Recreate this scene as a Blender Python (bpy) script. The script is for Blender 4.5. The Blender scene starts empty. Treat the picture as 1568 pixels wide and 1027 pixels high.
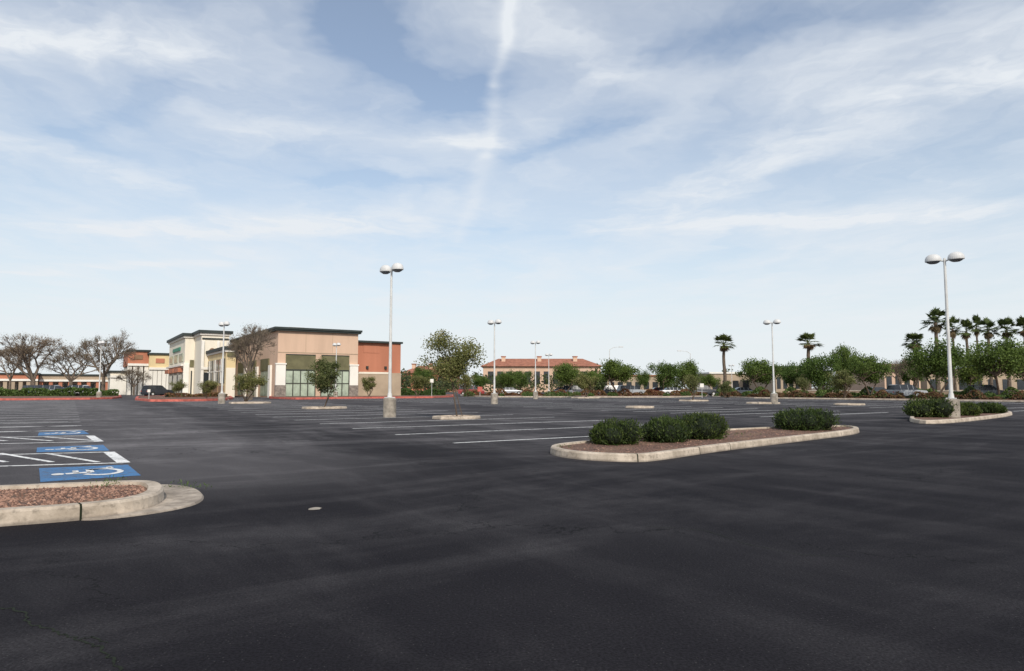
import bpy, math, random
import numpy as np
from mathutils import Vector, Matrix

# ------------------------------------------------------------------ survey helpers
CAM_H=1.3; F=1045.0; CX=784.0; CY=513.5; HOR=594.0
PITCH=math.atan((HOR-CY)/F)
cp,sp=math.cos(PITCH),math.sin(PITCH)
def ray(x,y):
    u=(x-CX)/F; v=(CY-y)/F
    return (u, cp-v*sp, sp+v*cp)
def G(x,y):
    r=ray(x,y); t=-CAM_H/r[2]
    return (r[0]*t, r[1]*t)
def XD(x,d,y=600):
    r=ray(x,y); return (r[0]*d/r[1], d)
def Z(y,d):
    r=ray(CX,y); return CAM_H+r[2]*d/r[1]
P0=G(700,678)
ANG=math.radians(32.8)
A=(math.cos(ANG),math.sin(ANG)); B=(-math.sin(ANG),math.cos(ANG))
def AB(a,b): return (P0[0]+a*A[0]+b*B[0], P0[1]+a*A[1]+b*B[1])
def toAB(p):
    dx=p[0]-P0[0]; dy=p[1]-P0[1]
    return (dx*A[0]+dy*A[1], dx*B[0]+dy*B[1])
def Aof(px,b):
    k=(px-CX)/F; x0,y0=AB(0,b)
    return (k*y0-x0)/(A[0]-k*A[1])
def Bof(px,a):
    k=(px-CX)/F; x0,y0=AB(a,0)
    return (k*y0-x0)/(B[0]-k*B[1])

scene=bpy.context.scene
# ------------------------------------------------------------------ node helpers
def L(nt,a,b): nt.links.new(a,b)
def setin(nt,sock,val):
    if val is None: return
    if hasattr(val,'is_linked') or isinstance(val,bpy.types.NodeSocket): nt.links.new(val,sock)
    else: sock.default_value=val
def M(nt,op,a,b=None,c=None,clamp=False):
    n=nt.nodes.new('ShaderNodeMath'); n.operation=op; n.use_clamp=clamp
    setin(nt,n.inputs[0],a); setin(nt,n.inputs[1],b)
    if c is not None: setin(nt,n.inputs[2],c)
    return n.outputs[0]
def VM(nt,op,a,b=None,scale=None):
    n=nt.nodes.new('ShaderNodeVectorMath'); n.operation=op
    setin(nt,n.inputs[0],a); setin(nt,n.inputs[1],b)
    if scale is not None: setin(nt,n.inputs['Scale'],scale)
    return n.outputs['Value'] if op in('DOT_PRODUCT','LENGTH','DISTANCE') else n.outputs['Vector']
def NOISE(nt,vec,scale,detail=4,rough=0.55,dist=0.0,col=False):
    n=nt.nodes.new('ShaderNodeTexNoise'); setin(nt,n.inputs['Vector'],vec)
    n.inputs['Scale'].default_value=scale; n.inputs['Detail'].default_value=detail
    n.inputs['Roughness'].default_value=rough; n.inputs['Distortion'].default_value=dist
    return n.outputs['Color'] if col else n.outputs['Fac']
def RAMP(nt,fac,lo,hi,a=0.0,b=1.0):
    n=nt.nodes.new('ShaderNodeMapRange'); n.interpolation_type='SMOOTHSTEP'
    setin(nt,n.inputs['Value'],fac)
    n.inputs['From Min'].default_value=lo; n.inputs['From Max'].default_value=hi
    n.inputs['To Min'].default_value=a; n.inputs['To Max'].default_value=b
    return n.outputs['Result']
def MIX(nt,fac,a,b,mode='MIX'):
    n=nt.nodes.new('ShaderNodeMix'); n.data_type='RGBA'; n.blend_type=mode
    setin(nt,n.inputs[0],fac)
    def s(k,v):
        if isinstance(v,tuple): n.inputs[k].default_value=(v[0],v[1],v[2],1)
        else: nt.links.new(v,n.inputs[k])
    s(6,a); s(7,b)
    return n.outputs[2]
def newmat(name):
    m=bpy.data.materials.new(name); m.use_nodes=True
    nt=m.node_tree; bs=nt.nodes['Principled BSDF']
    geo=nt.nodes.new('ShaderNodeNewGeometry')
    return m,nt,bs,geo
def bump(nt,bs,h,strength=0.3,dist=0.01):
    b=nt.nodes.new('ShaderNodeBump'); b.inputs['Strength'].default_value=strength
    b.inputs['Distance'].default_value=dist; L(nt,h,b.inputs['Height']); L(nt,b.outputs['Normal'],bs.inputs['Normal'])
def mat(name,col,rough=0.8,var=0.25,scale=1.5,metal=0.0,bmp=0.2,bscale=30,streak=False,spec=0.3):
    m,nt,bs,geo=newmat(name)
    pos=geo.outputs['Position']
    if streak: pos2=VM(nt,'MULTIPLY',pos,(1.0,1.0,0.15))
    else: pos2=pos
    n=NOISE(nt,pos2,scale,3,0.6)
    f=RAMP(nt,n,0.3,0.7)
    d=tuple(c*(1-var) for c in col); l=tuple(min(1,c*(1+var*0.5)) for c in col)
    L(nt,MIX(nt,f,d,l),bs.inputs['Base Color'])
    bs.inputs['Roughness'].default_value=rough; bs.inputs['Metallic'].default_value=metal
    bs.inputs['Specular IOR Level'].default_value=spec
    if bmp>0: bump(nt,bs,NOISE(nt,pos,bscale,2),bmp,0.01)
    return m
def leafmat(name,c0,c1,c2=None,transl=0.25):
    m,nt,bs,geo=newmat(name)
    n=NOISE(nt,geo.outputs['Position'],1.3,1,0.6)
    r=geo.outputs['Random Per Island']
    f=M(nt,'ADD',M(nt,'MULTIPLY',RAMP(nt,n,0.35,0.65),0.5),M(nt,'MULTIPLY',r,0.5))
    c=MIX(nt,f,c0,c1)
    if c2: c=MIX(nt,RAMP(nt,r,0.86,0.95),c,c2)
    oi=nt.nodes.new('ShaderNodeObjectInfo')
    c=MIX(nt,1.0,c,MIX(nt,oi.outputs['Random'],(0.70,0.78,0.75),(1.18,1.10,1.0)),'MULTIPLY')
    L(nt,c,bs.inputs['Base Color']); bs.inputs['Roughness'].default_value=0.6
    bs.inputs['Specular IOR Level'].default_value=0.2
    t=nt.nodes.new('ShaderNodeBsdfTranslucent'); L(nt,c,t.inputs['Color'])
    mx=nt.nodes.new('ShaderNodeMixShader'); mx.inputs[0].default_value=transl
    L(nt,bs.outputs[0],mx.inputs[1]); L(nt,t.outputs[0],mx.inputs[2])
    L(nt,mx.outputs[0],nt.nodes['Material Output'].inputs['Surface'])
    return m

# ------------------------------------------------------------------ asphalt colour network
def asphalt_color(nt,geo):
    pos=geo.outputs['Position']
    rel=VM(nt,'SUBTRACT',pos,(P0[0],P0[1],0))
    da=VM(nt,'DOT_PRODUCT',rel,(A[0],A[1],0))
    db=VM(nt,'DOT_PRODUCT',rel,(B[0],B[1],0))
    def comb(x,y):
        c=nt.nodes.new('ShaderNodeCombineXYZ'); setin(nt,c.inputs[0],x); setin(nt,c.inputs[1],y); return c.outputs[0]
    warp=NOISE(nt,pos,0.09,1,0.5,0,True)
    wv=VM(nt,'SCALE',VM(nt,'SUBTRACT',warp,(0.5,0.5,0.5)),scale=4.5)
    pv=VM(nt,'ADD',comb(da,db),wv)
    s1=NOISE(nt,VM(nt,'MULTIPLY',pv,(0.75,0.10,1)),1.0,6,0.66)
    s2=NOISE(nt,VM(nt,'MULTIPLY',pv,(0.11,0.85,1)),1.0,6,0.66)
    big=NOISE(nt,pos,0.22,3,0.55)
    med=NOISE(nt,pos,1.4,5,0.72)
    lot=RAMP(nt,db,-9.0,7.0)  # paler lot: surface wear plus grazing-angle sheen put into the colour
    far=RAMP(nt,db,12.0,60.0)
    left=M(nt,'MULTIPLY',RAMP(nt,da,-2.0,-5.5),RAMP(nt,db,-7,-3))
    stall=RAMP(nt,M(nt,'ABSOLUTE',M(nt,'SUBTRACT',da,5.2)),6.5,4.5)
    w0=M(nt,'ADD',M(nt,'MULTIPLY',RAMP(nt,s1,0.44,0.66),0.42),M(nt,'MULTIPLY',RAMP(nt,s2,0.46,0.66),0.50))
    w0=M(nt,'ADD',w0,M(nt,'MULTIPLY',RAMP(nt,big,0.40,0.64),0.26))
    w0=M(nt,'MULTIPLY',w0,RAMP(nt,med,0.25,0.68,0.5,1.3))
    wear_tone=M(nt,'MULTIPLY',w0,M(nt,'ADD',0.20,M(nt,'MULTIPLY',lot,0.42)))
    wear_tone=M(nt,'MULTIPLY',wear_tone,RAMP(nt,db,-14.5,-8.5,0.55,1.0))  # tone gets darker towards the near foreground
    wear_tone=M(nt,'ADD',wear_tone,M(nt,'MULTIPLY',lot,0.08))
    wear_tone=M(nt,'ADD',wear_tone,M(nt,'MULTIPLY',M(nt,'MULTIPLY',stall,lot),0.12))
    wear_tone=M(nt,'ADD',wear_tone,M(nt,'MULTIPLY',left,0.32))
    wear_tone=M(nt,'ADD',wear_tone,M(nt,'MULTIPLY',far,0.16),clamp=True)
    c=MIX(nt,wear_tone,(0.0108,0.0100,0.0128),(0.150,0.142,0.146))
    fine=NOISE(nt,pos,60,2,0.7)
    c=MIX(nt,RAMP(nt,fine,0.3,0.72),MIX(nt,1.0,c,(0.66,0.66,0.66),'MULTIPLY'),MIX(nt,1.0,c,(1.55,1.55,1.55),'MULTIPLY'))
    vo=nt.nodes.new('ShaderNodeTexVoronoi'); vo.inputs['Scale'].default_value=48; L(nt,pos,vo.inputs['Vector'])
    sp_=RAMP(nt,vo.outputs['Distance'],0.24,0.10)
    rr=nt.nodes.new('ShaderNodeSeparateColor'); L(nt,vo.outputs['Color'],rr.inputs[0])
    sp_=M(nt,'MULTIPLY',sp_,RAMP(nt,rr.outputs[0],0.70,0.9))
    c=MIX(nt,M(nt,'MULTIPLY',sp_,0.42),c,(0.13,0.125,0.12))
    ve=nt.nodes.new('ShaderNodeTexVoronoi'); ve.feature='DISTANCE_TO_EDGE'; ve.inputs['Scale'].default_value=0.25
    wp=VM(nt,'ADD',pos,VM(nt,'SCALE',NOISE(nt,pos,1.3,4,0.7,0,True),scale=1.6)); L(nt,wp,ve.inputs['Vector'])
    cr=M(nt,'MULTIPLY',RAMP(nt,ve.outputs['Distance'],0.0055,0.002),RAMP(nt,big,0.44,0.54))
    c=MIX(nt,M(nt,'MULTIPLY',cr,0.7),c,(0.005,0.005,0.006))
    return c,fine
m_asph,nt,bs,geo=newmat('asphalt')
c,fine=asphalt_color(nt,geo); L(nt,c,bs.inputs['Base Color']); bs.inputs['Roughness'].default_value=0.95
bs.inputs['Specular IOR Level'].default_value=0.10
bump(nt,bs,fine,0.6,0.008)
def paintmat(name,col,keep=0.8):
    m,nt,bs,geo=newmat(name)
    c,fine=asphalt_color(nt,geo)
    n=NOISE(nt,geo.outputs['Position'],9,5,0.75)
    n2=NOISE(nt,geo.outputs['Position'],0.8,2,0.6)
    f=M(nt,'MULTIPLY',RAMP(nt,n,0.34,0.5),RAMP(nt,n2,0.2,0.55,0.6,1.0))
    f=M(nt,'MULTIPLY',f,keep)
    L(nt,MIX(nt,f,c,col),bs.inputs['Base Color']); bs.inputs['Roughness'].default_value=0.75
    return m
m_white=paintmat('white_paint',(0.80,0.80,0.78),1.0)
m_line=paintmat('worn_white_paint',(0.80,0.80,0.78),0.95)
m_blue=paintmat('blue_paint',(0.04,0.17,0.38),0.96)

m_dirt=mat('dirt',(0.20,0.16,0.12),0.95,0.3,0.2)
def kerbmat():
    m,nt,bs,geo=newmat('kerb_concrete'); pos=geo.outputs['Position']
    n=NOISE(nt,pos,2.2,5,0.7); n2=NOISE(nt,pos,14,3,0.6)
    c=MIX(nt,RAMP(nt,n,0.3,0.7),(0.34,0.28,0.215),(0.60,0.51,0.41))
    c=MIX(nt,M(nt,'MULTIPLY',RAMP(nt,n2,0.50,0.74),0.65),c,(0.17,0.14,0.11))
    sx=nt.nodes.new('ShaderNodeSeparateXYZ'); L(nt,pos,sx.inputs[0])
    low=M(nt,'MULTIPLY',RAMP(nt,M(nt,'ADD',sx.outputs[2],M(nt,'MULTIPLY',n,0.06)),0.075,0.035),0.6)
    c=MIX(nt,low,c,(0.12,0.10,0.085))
    L(nt,c,bs.inputs['Base Color']); bs.inputs['Roughness'].default_value=0.9; bump(nt,bs,n2,0.5,0.012)
    return m
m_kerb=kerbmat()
m_redkerb=mat('red_kerb_paint',(0.50,0.13,0.10),0.8,0.3,3)
def gravelmat():
    m,nt,bs,geo=newmat('red_gravel'); pos=geo.outputs['Position']
    vo=nt.nodes.new('ShaderNodeTexVoronoi'); vo.inputs['Scale'].default_value=28; L(nt,pos,vo.inputs['Vector'])
    s=nt.nodes.new('ShaderNodeSeparateColor'); L(nt,vo.outputs['Color'],s.inputs[0])
    c=MIX(nt,s.outputs[0],(0.11,0.055,0.038),(0.36,0.19,0.13))
    c=MIX(nt,RAMP(nt,vo.outputs['Distance'],0.3,0.7),c,(0.06,0.035,0.025))
    c=MIX(nt,M(nt,'MULTIPLY',RAMP(nt,NOISE(nt,pos,1.5,4),0.45,0.65),0.55),c,(0.22,0.14,0.085))
    L(nt,c,bs.inputs['Base Color']); bs.inputs['Roughness'].default_value=0.95
    bump(nt,bs,M(nt,'SUBTRACT',1.0,vo.outputs['Distance']),0.8,0.02); return m
m_gravel=gravelmat()
m_stone,nt,bs,geo=newmat('gravel_stone')
L(nt,MIX(nt,geo.outputs['Random Per Island'],(0.11,0.055,0.038),(0.42,0.25,0.18)),bs.inputs['Base Color']); bs.inputs['Roughness'].default_value=0.9

m_conc=mat('base_concrete',(0.34,0.30,0.25),0.9,0.4,3)
m_pole=mat('pole_paint',(0.62,0.62,0.60),0.5,0.12,2,bmp=0)
m_head=mat('lamp_housing',(0.62,0.62,0.61),0.4,0.08,2,bmp=0)
m_lens=mat('lamp_lens',(0.20,0.21,0.22),0.2,0.1,2,bmp=0,spec=0.5)
m_peach=mat('peach_stucco',(0.60,0.425,0.31),0.9,0.10,0.5,streak=True)
m_terra=mat('terracotta_stucco',(0.47,0.19,0.115),0.9,0.12,0.5,streak=True)
m_tan=mat('tan_stucco',(0.41,0.32,0.23),0.9,0.12,0.5)
m_cream=mat('cream_stucco',(0.78,0.72,0.60),0.9,0.08,0.5,streak=True)
m_yellow=mat('yellow_stucco',(0.70,0.56,0.32),0.9,0.1,0.5,streak=True)
m_wtrim=mat('white_trim',(0.80,0.77,0.70),0.8,0.06,0.6)
m_dark=mat('dark_cornice',(0.035,0.045,0.042),0.6,0.2,0.6)
m_olive=mat('olive_canopy',(0.15,0.14,0.075),0.8,0.2,1)
m_pale=mat('papered_glass',(0.40,0.46,0.36),0.25,0.3,0.9,bmp=0,spec=0.6)
m_glass=mat('dark_glass',(0.03,0.035,0.04),0.12,0.3,0.6,bmp=0,spec=0.6)
m_frame=mat('window_frame',(0.05,0.05,0.04),0.5,0.1,1,bmp=0)
m_brown=mat('brown_panel',(0.25,0.15,0.09),0.8,0.15,1)
m_stoneb=mat('stone_base',(0.26,0.22,0.19),0.9,0.4,3)
m_tile=mat('clay_tile_roof',(0.36,0.15,0.095),0.9,0.3,0.8)
m_bark=mat('bark',(0.11,0.08,0.058),0.95,0.35,4,bmp=0)
m_barkg=mat('pale_bark',(0.17,0.135,0.105),0.95,0.3,4,bmp=0)
m_palmtrunk=mat('palm_trunk',(0.13,0.10,0.075),0.95,0.4,3,bmp=0)
m_sign=mat('sign_green',(0.03,0.22,0.13),0.5,0.05,1,bmp=0)
m_leafG=leafmat('green_leaves',(0.055,0.090,0.022),(0.165,0.235,0.055),None,0.35)
m_leafF=leafmat('far_leaves',(0.06,0.075,0.035),(0.13,0.15,0.065),None,0.3)
m_leafO=leafmat('olive_leaves',(0.085,0.100,0.035),(0.23,0.240,0.09),(0.30,0.27,0.13),0.35)
m_leafB=leafmat('bud_leaves',(0.12,0.09,0.06),(0.24,0.19,0.11))
m_bush=leafmat('juniper_leaves',(0.020,0.036,0.010),(0.074,0.108,0.024),(0.12,0.15,0.045),0.2)
m_core=mat('bush_core',(0.012,0.018,0.008),0.95,0.3,5,bmp=0)
m_hedge=leafmat('hedge_leaves',(0.05,0.085,0.025),(0.12,0.18,0.05),None,0.2)
m_redsh=leafmat('red_shrub_leaves',(0.13,0.050,0.035),(0.22,0.14,0.07),(0.10,0.13,0.04),0.2)
m_palm=leafmat('palm_fronds',(0.035,0.055,0.018),(0.11,0.14,0.04),None,0.2)
m_dead=leafmat('dead_fronds',(0.13,0.09,0.05),(0.26,0.19,0.11),None,0.15)

# ------------------------------------------------------------------ mesh builder
class MB:
    def __init__(s): s.v=[];s.f=[];s.m=[];s.mats=[];s.T=None
    def mi(s,mt):
        if mt not in s.mats: s.mats.append(mt)
        return s.mats.index(mt)
    def add(s,vs,fs,mt):
        o=len(s.v)
        s.v.extend([s.T(*p) for p in vs] if s.T else vs)
        s.f.extend([tuple(i+o for i in q) for q in fs]); s.m.extend([s.mi(mt)]*len(fs))
    def box(s,x0,x1,y0,y1,z0,z1,mt):
        s.add([(x0,y0,z0),(x1,y0,z0),(x1,y1,z0),(x0,y1,z0),(x0,y0,z1),(x1,y0,z1),(x1,y1,z1),(x0,y1,z1)],
              [(3,2,1,0),(4,5,6,7),(0,1,5,4),(1,2,6,5),(2,3,7,6),(3,0,4,7)],mt)
    def cyl(s,p0,p1,r0,r1,n,mt,caps=True):
        p0=Vector(p0);p1=Vector(p1);d=(p1-p0)
        if d.length<1e-6: return
        d.normalize(); u=d.orthogonal().normalized(); w=d.cross(u)
        vs=[];fs=[]
        for p,r in((p0,r0),(p1,r1)):
            for i in range(n):
                a=2*math.pi*i/n; q=p+u*(r*math.cos(a))+w*(r*math.sin(a)); vs.append(tuple(q))
        for i in range(n):
            j=(i+1)%n; fs.append((i,j,n+j,n+i))
        if caps: fs.append(tuple(range(n-1,-1,-1))); fs.append(tuple(range(n,2*n)))
        s.add(vs,fs,mt)
    def lathe(s,c,prof,n,mt,sx=1,sy=1):
        vs=[];fs=[]
        for r,z in prof:
            for i in range(n):
                a=2*math.pi*i/n; vs.append((c[0]+sx*r*math.cos(a),c[1]+sy*r*math.sin(a),c[2]+z))
        for k in range(len(prof)-1):
            for i in range(n):
                j=(i+1)%n; fs.append((k*n+i,k*n+j,(k+1)*n+j,(k+1)*n+i))
        s.add(vs,fs,mt)
    def leaves(s,cen,size,mt,rng,up=None,asp=0.5):
        n=len(cen)
        d=rng.normal(size=(n,3)); 
        if up is not None: d=d*0.7+up
        d/=np.linalg.norm(d,axis=1,keepdims=True)
        e=np.cross(d,rng.normal(size=(n,3))); e/=np.linalg.norm(e,axis=1,keepdims=True)+1e-9
        sz=size*rng.uniform(0.6,1.4,size=(n,1))
        v=np.stack([cen-d*sz,cen+e*sz*asp,cen+d*sz,cen-e*sz*asp],axis=1).reshape(-1,3)
        o=len(s.v); s.v.extend(v.tolist())
        s.f.extend([(o+4*i,o+4*i+1,o+4*i+2,o+4*i+3) for i in range(n)]); s.m.extend([s.mi(mt)]*n)
    def mesh(s,name,smooth=False):
        me=bpy.data.meshes.new(name); me.from_pydata(s.v,[],s.f)
        for mt in s.mats: me.materials.append(mt)
        me.polygons.foreach_set('material_index',s.m)
        me.update(); return me
    def obj(s,name,smooth=False,loc=(0,0,0),rot=0,scale=(1,1,1)):
        return place(s.mesh(name,smooth),name,loc,rot,scale)
def place(me,name,loc=(0,0,0),rot=0,scale=(1,1,1)):
    o=bpy.data.objects.new(name,me); scene.collection.objects.link(o)
    o.location=loc; o.rotation_euler=(0,0,rot); o.scale=scale; return o

# ------------------------------------------------------------------ ground
b=MB(); b.add([(-3000,-300,-0.004),(3000,-300,-0.004),(3000,4000,-0.004),(-3000,4000,-0.004)],[(0,1,2,3)],m_dirt); b.obj('ground')
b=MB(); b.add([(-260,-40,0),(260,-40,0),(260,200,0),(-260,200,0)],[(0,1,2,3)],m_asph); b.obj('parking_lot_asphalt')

# ------------------------------------------------------------------ markings
def quad(b,p,q,w,mt,z=0.004):
    dx,dy=q[0]-p[0],q[1]-p[1]; l=math.hypot(dx,dy); nx,ny=-dy/l*w/2,dx/l*w/2
    b.add([(p[0]-nx,p[1]-ny,z),(q[0]-nx,q[1]-ny,z),(q[0]+nx,q[1]+ny,z),(p[0]+nx,p[1]+ny,z)],[(0,1,2,3)],mt)
b=MB()
for r in range(0,7):
    ac=5.2+18.5*r; SP=3.45 if r==0 else 2.75
    for k in range(0,42):
        bb=k*SP
        if r==1 and bb<3: continue
        p=AB(ac-5.3,bb); q=AB(ac+5.3,bb)
        if q[1]>104 or p[1]<14: continue
        quad(b,p,q,0.13 if r==0 and bb<30 else 0.16,m_line)
for k in range(3,24):
    bb=2.0+k*2.95
    for ac in(-12.7,-31):
        p=AB(ac-5.3,bb); q=AB(ac+5.3,bb)
        if q[1]<80: quad(b,p,q,0.14,m_line)
b.obj('parking_stall_lines')

def bil(qd,u,v):
    (x0,y0),(x1,y1),(x2,y2),(x3,y3)=qd
    xt=x0+(x1-x0)*u; yt=y0+(y1-y0)*u; xb=x3+(x2-x3)*u; yb=y3+(y2-y3)*u
    return (xb+(xt-xb)*v, yb+(yt-yb)*v)
def wheelchair(qd):
    b=MB()
    q=[(p[0],p[1],0.004) for p in qd]
    b.add(q,[(3,2,1,0)],m_blue)
    def Pm(s,t): 
        x,y=bil(qd,1-(0.1+0.8*t),0.08+0.84*s); return (x,y,0.008)
    def seg(p,r,w):
        dx,dy=r[0]-p[0],r[1]-p[1]; l=math.hypot(dx,dy); nx,ny=-dy/l*w/2,dx/l*w/2
        b.add([Pm(p[0]-nx,p[1]-ny),Pm(r[0]-nx,r[1]-ny),Pm(r[0]+nx,r[1]+ny),Pm(p[0]+nx,p[1]+ny)],[(0,1,2,3)],m_white)
    n=16; b.add([Pm(0.42+0.085*math.cos(2*math.pi*i/n),0.9+0.085*math.sin(2*math.pi*i/n)) for i in range(n)],[tuple(range(n))],m_white)
    seg((0.42,0.80),(0.46,0.47),0.12); seg((0.46,0.66),(0.68,0.66),0.08); seg((0.44,0.47),(0.73,0.47),0.10)
    seg((0.71,0.47),(0.82,0.15),0.10); seg((0.80,0.15),(0.92,0.18),0.08)
    vs=[];fs=[]
    n=22
    for i in range(n+1):
        a=math.radians(120+ (395-120)*i/n)
        for r in(0.23,0.32): vs.append(Pm(0.46+r*math.cos(a)*1.0,0.33+r*math.sin(a)*0.95))
    for i in range(n): fs.append((2*i,2*i+1,2*i+3,2*i+2))
    b.add(vs,fs,m_white)
    b.obj('accessible_parking_symbol')
for pts in ([(60,717),(196,711.5),(216,728),(62,738)],[(57,685),(158,681),(168,690),(56,692.5)],[(60,662),(128,659),(137,664.5),(58,667)]):
    wheelchair([G(*p) for p in pts])
b=MB()
def al(x0,y0,x1,y1,w=0.12,z=0.004): quad(b,G(x0,y0),G(x1,y1),w,m_white,z)
for (ya,yb,xa,xb,ye,yf) in ((708.5,692,190,167,714,697),(676,667,152,138,678.5,669)):
    al(xa,ya,-150,ye+4); al(xb,yb,-150,yf+3); al(xa,ya,xb,yb,0.2,0.0045)
    for t in(0.0,70,140): al(150-t,ya-1 ,70-t,yb+2,0.1,0.0052)
al(135,659,-100,662); al(118,652,-100,655); al(104,645.5,-100,648)
b.obj('accessible_stall_lines')

# ------------------------------------------------------------------ kerbed islands
def chaikin(pts,it=2):
    for _ in range(it):
        o=[]
        for i in range(len(pts)):
            p=pts[i];q=pts[(i+1)%len(pts)]
            o.append((p[0]*.75+q[0]*.25,p[1]*.75+q[1]*.25)); o.append((p[0]*.25+q[0]*.75,p[1]*.25+q[1]*.75))
        pts=o
    return pts
def area(p): return sum(p[i][0]*p[(i+1)%len(p)][1]-p[(i+1)%len(p)][0]*p[i][1] for i in range(len(p)))/2
def offset(pts,w):
    n=len(pts);o=[]
    for i in range(n):
        p=Vector(pts[i-1]);q=Vector(pts[i]);r=Vector(pts[(i+1)%n])
        d1=(q-p).normalized();d2=(r-q).normalized()
        n1=Vector((-d1.y,d1.x));n2=Vector((-d2.y,d2.x)); m=(n1+n2)
        if m.length<1e-4: m=n1
        m.normalize(); k=w/max(0.5,m.dot(n1)); o.append(tuple(q+m*k))
    return o
def island(name,pts,h=0.14,kw=0.15,km=None,sm=None,smooth=2,joints=()):
    km=km or m_kerb; sm=sm or m_gravel
    if area(pts)<0: pts=pts[::-1]
    pts=chaikin(pts,smooth) if smooth else pts
    n=len(pts); b=MB()
    loops=[[(x,y,0.0) for x,y in pts],[(x,y,h-0.025) for x,y in offset(pts,0.012)],[(x,y,h) for x,y in offset(pts,0.035)],
           [(x,y,h) for x,y in offset(pts,kw)],[(x,y,h-0.04) for x,y in offset(pts,kw+0.005)]]
    vs=[p for l in loops for p in l]; fs=[]
    for k in range(4):
        for i in range(n):
            j=(i+1)%n; fs.append((k*n+i,k*n+j,(k+1)*n+j,(k+1)*n+i))
    b.add(vs,fs,km)
    b.add(loops[4],[tuple(range(n))],sm)
    for (x,y) in joints:
        g=Vector(G(x,y)); i=min(range(n),key=lambda i:(Vector(pts[i])-g).length)
        j=(i+1)%n; P=Vector(pts[i]);d=(Vector(pts[j])-P).normalized();nn=Vector((-d.y,d.x))
        t=d*0.010
        prof=[(-0.002,0.0),(0.010,h-0.024),(0.033,h+0.002),(kw,h+0.002)]
        vv=[]
        for o_,z in prof:
            for s_ in(-1,1):
                q=P+nn*o_+t*s_; vv.append((q.x,q.y,z))
        b.add(vv,[(0,1,3,2),(2,3,5,4),(4,5,7,6)],m_core)
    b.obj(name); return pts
main_px=[(838,691),(850,699),(900,705),(975,708),(1010,705),(1080,694),(1140,686),(1240,674),(1312,665),(1318,660),(1290,657),(1200,659),(1100,664),(1000,673),(880,685)]
main_is=[G(*p) for p in main_px]
island('planter_island',main_is,joints=[(976,707),(1075,694),(1122,688)],smooth=2)
left_px=[(-500,835),(-100,815),(0,806),(70,801),(130,796),(200,787),(243,776),(254,765),(246,755),(215,752),(100,757),(-100,766),(-500,785)]
left_is=island('planter_island',[G(*p) for p in left_px],joints=[(131,796)],h=0.15,kw=0.17)
b=MB()
ap=chaikin([G(*p) for p in [(120,799),(215,790),(290,777),(315,765),(308,752),(285,745),(250,743),(225,745),(240,752),(240,775),(200,785),(120,790)]],2)
if area(ap)<0: ap=ap[::-1]
n=len(ap); lo=[(x,y,0) for x,y in ap]; hi=[(x,y,0.02) for x,y in offset(ap,0.02)]
b.add(lo+hi,[(i,(i+1)%n,n+(i+1)%n,n+i) for i in range(n)]+[tuple(range(n,2*n))],m_kerb); b.obj('concrete_apron')
right_px=[(1388,646),(1420,650),(1480,646),(1550,637),(1550,633),(1520,631),(1400,637)]
island('planter_island',[G(*p) for p in right_px])
def rectisl(px,py,w,d_):
    g=G(px,py); a,bb=toAB(g)
    island('planter_island',[AB(a-w,bb-d_),AB(a+w,bb-d_),AB(a+w,bb+d_),AB(a-w,bb+d_)],smooth=1,h=0.13); return g
gT1=rectisl(699,641,0.95,0.8)
gT2=rectisl(497,625.5,1.3,1.0)
gT3=rectisl(383,617.5,1.6,1.2)
gT4=rectisl(318,612.5,2.0,1.4)
rectisl(980,624.5,0.9,0.8); rectisl(1300,620,1.0,1.0); rectisl(1062,614,1.4,1.3); rectisl(1168,618,1.3,1.2); rectisl(897,609.5,1.8,1.5)
def strip(px,km=None,sm=None): island('perimeter_planter',[G(*p) for p in px],km=km,sm=sm,smooth=1,h=0.22 if km else .15,kw=.3)
strip([(-300,615),(120,612),(188,610.5),(184,605.5),(-300,606)],m_redkerb)
strip([(205,615),(300,614.5),(360,612.5),(352,607),(210,607.5)],m_redkerb)
strip([(412,612),(560,610),(695,609),(695,605),(412,606)],m_redkerb)
strip([(705,608),(900,608.5),(1080,608.5),(1085,604),(705,604)])
strip([(1090,609),(1400,613),(1720,618),(1740,608),(1090,604.5)])

rng=np.random.default_rng(5); b=MB()
def inside(p,poly):
    c=False;n=len(poly)
    for i in range(n):
        x0,y0=poly[i];x1,y1=poly[(i+1)%n]
        if (y0>p[1])!=(y1>p[1]) and p[0]<(x1-x0)*(p[1]-y0)/(y1-y0)+x0: c=not c
    return c
for poly,nst,zz in((offset(left_is,0.2),3000,0.11),(offset(chaikin(main_is if area(main_is)>0 else main_is[::-1],1),0.2),1500,0.10)):
    xs=[p[0] for p in poly];ys=[p[1] for p in poly]; x_lo=max(min(xs),-9)
    for _ in range(nst*2):
        p=(rng.uniform(x_lo,max(xs)),rng.uniform(min(ys),max(ys)))
        if not inside(p,poly): continue
        s_=rng.uniform(0.008,0.022); q=rng.uniform(0.7,1.3,6)
        b.add([(p[0]-s_*q[0],p[1],zz),(p[0]+s_*q[1],p[1]+s_*.3,zz),(p[0],p[1]-s_*q[2],zz+.003),(p[0]+s_*.2,p[1]+s_*q[3],zz),(p[0],p[1],zz+s_*q[4]),(p[0],p[1],zz-s_)],
              [(0,2,4),(2,1,4),(1,3,4),(3,0,4)],m_stone)
b.obj('gravel')
b=MB(); rng=np.random.default_rng(8)
for px,py,k,r in((170,757,60,.10),(175,754,40,.07),(300,748,50,.10),(272,745,30,.08),(860,694,40,.12),(1128,672,60,.2),(1290,660,40,.2)):
    g=G(px,py); q=rng.normal(size=(k,3))*np.array([r,r,0.03]); q[:,2]=abs(q[:,2])
    zb=0.11 if px<200 or px>800 else 0.01
    b.leaves(np.array([g[0],g[1],zb+.01])+q,0.022,m_hedge,rng,up=np.tile([0,0,1.0],(k,1)),asp=.25)
b.obj('weeds')

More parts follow.
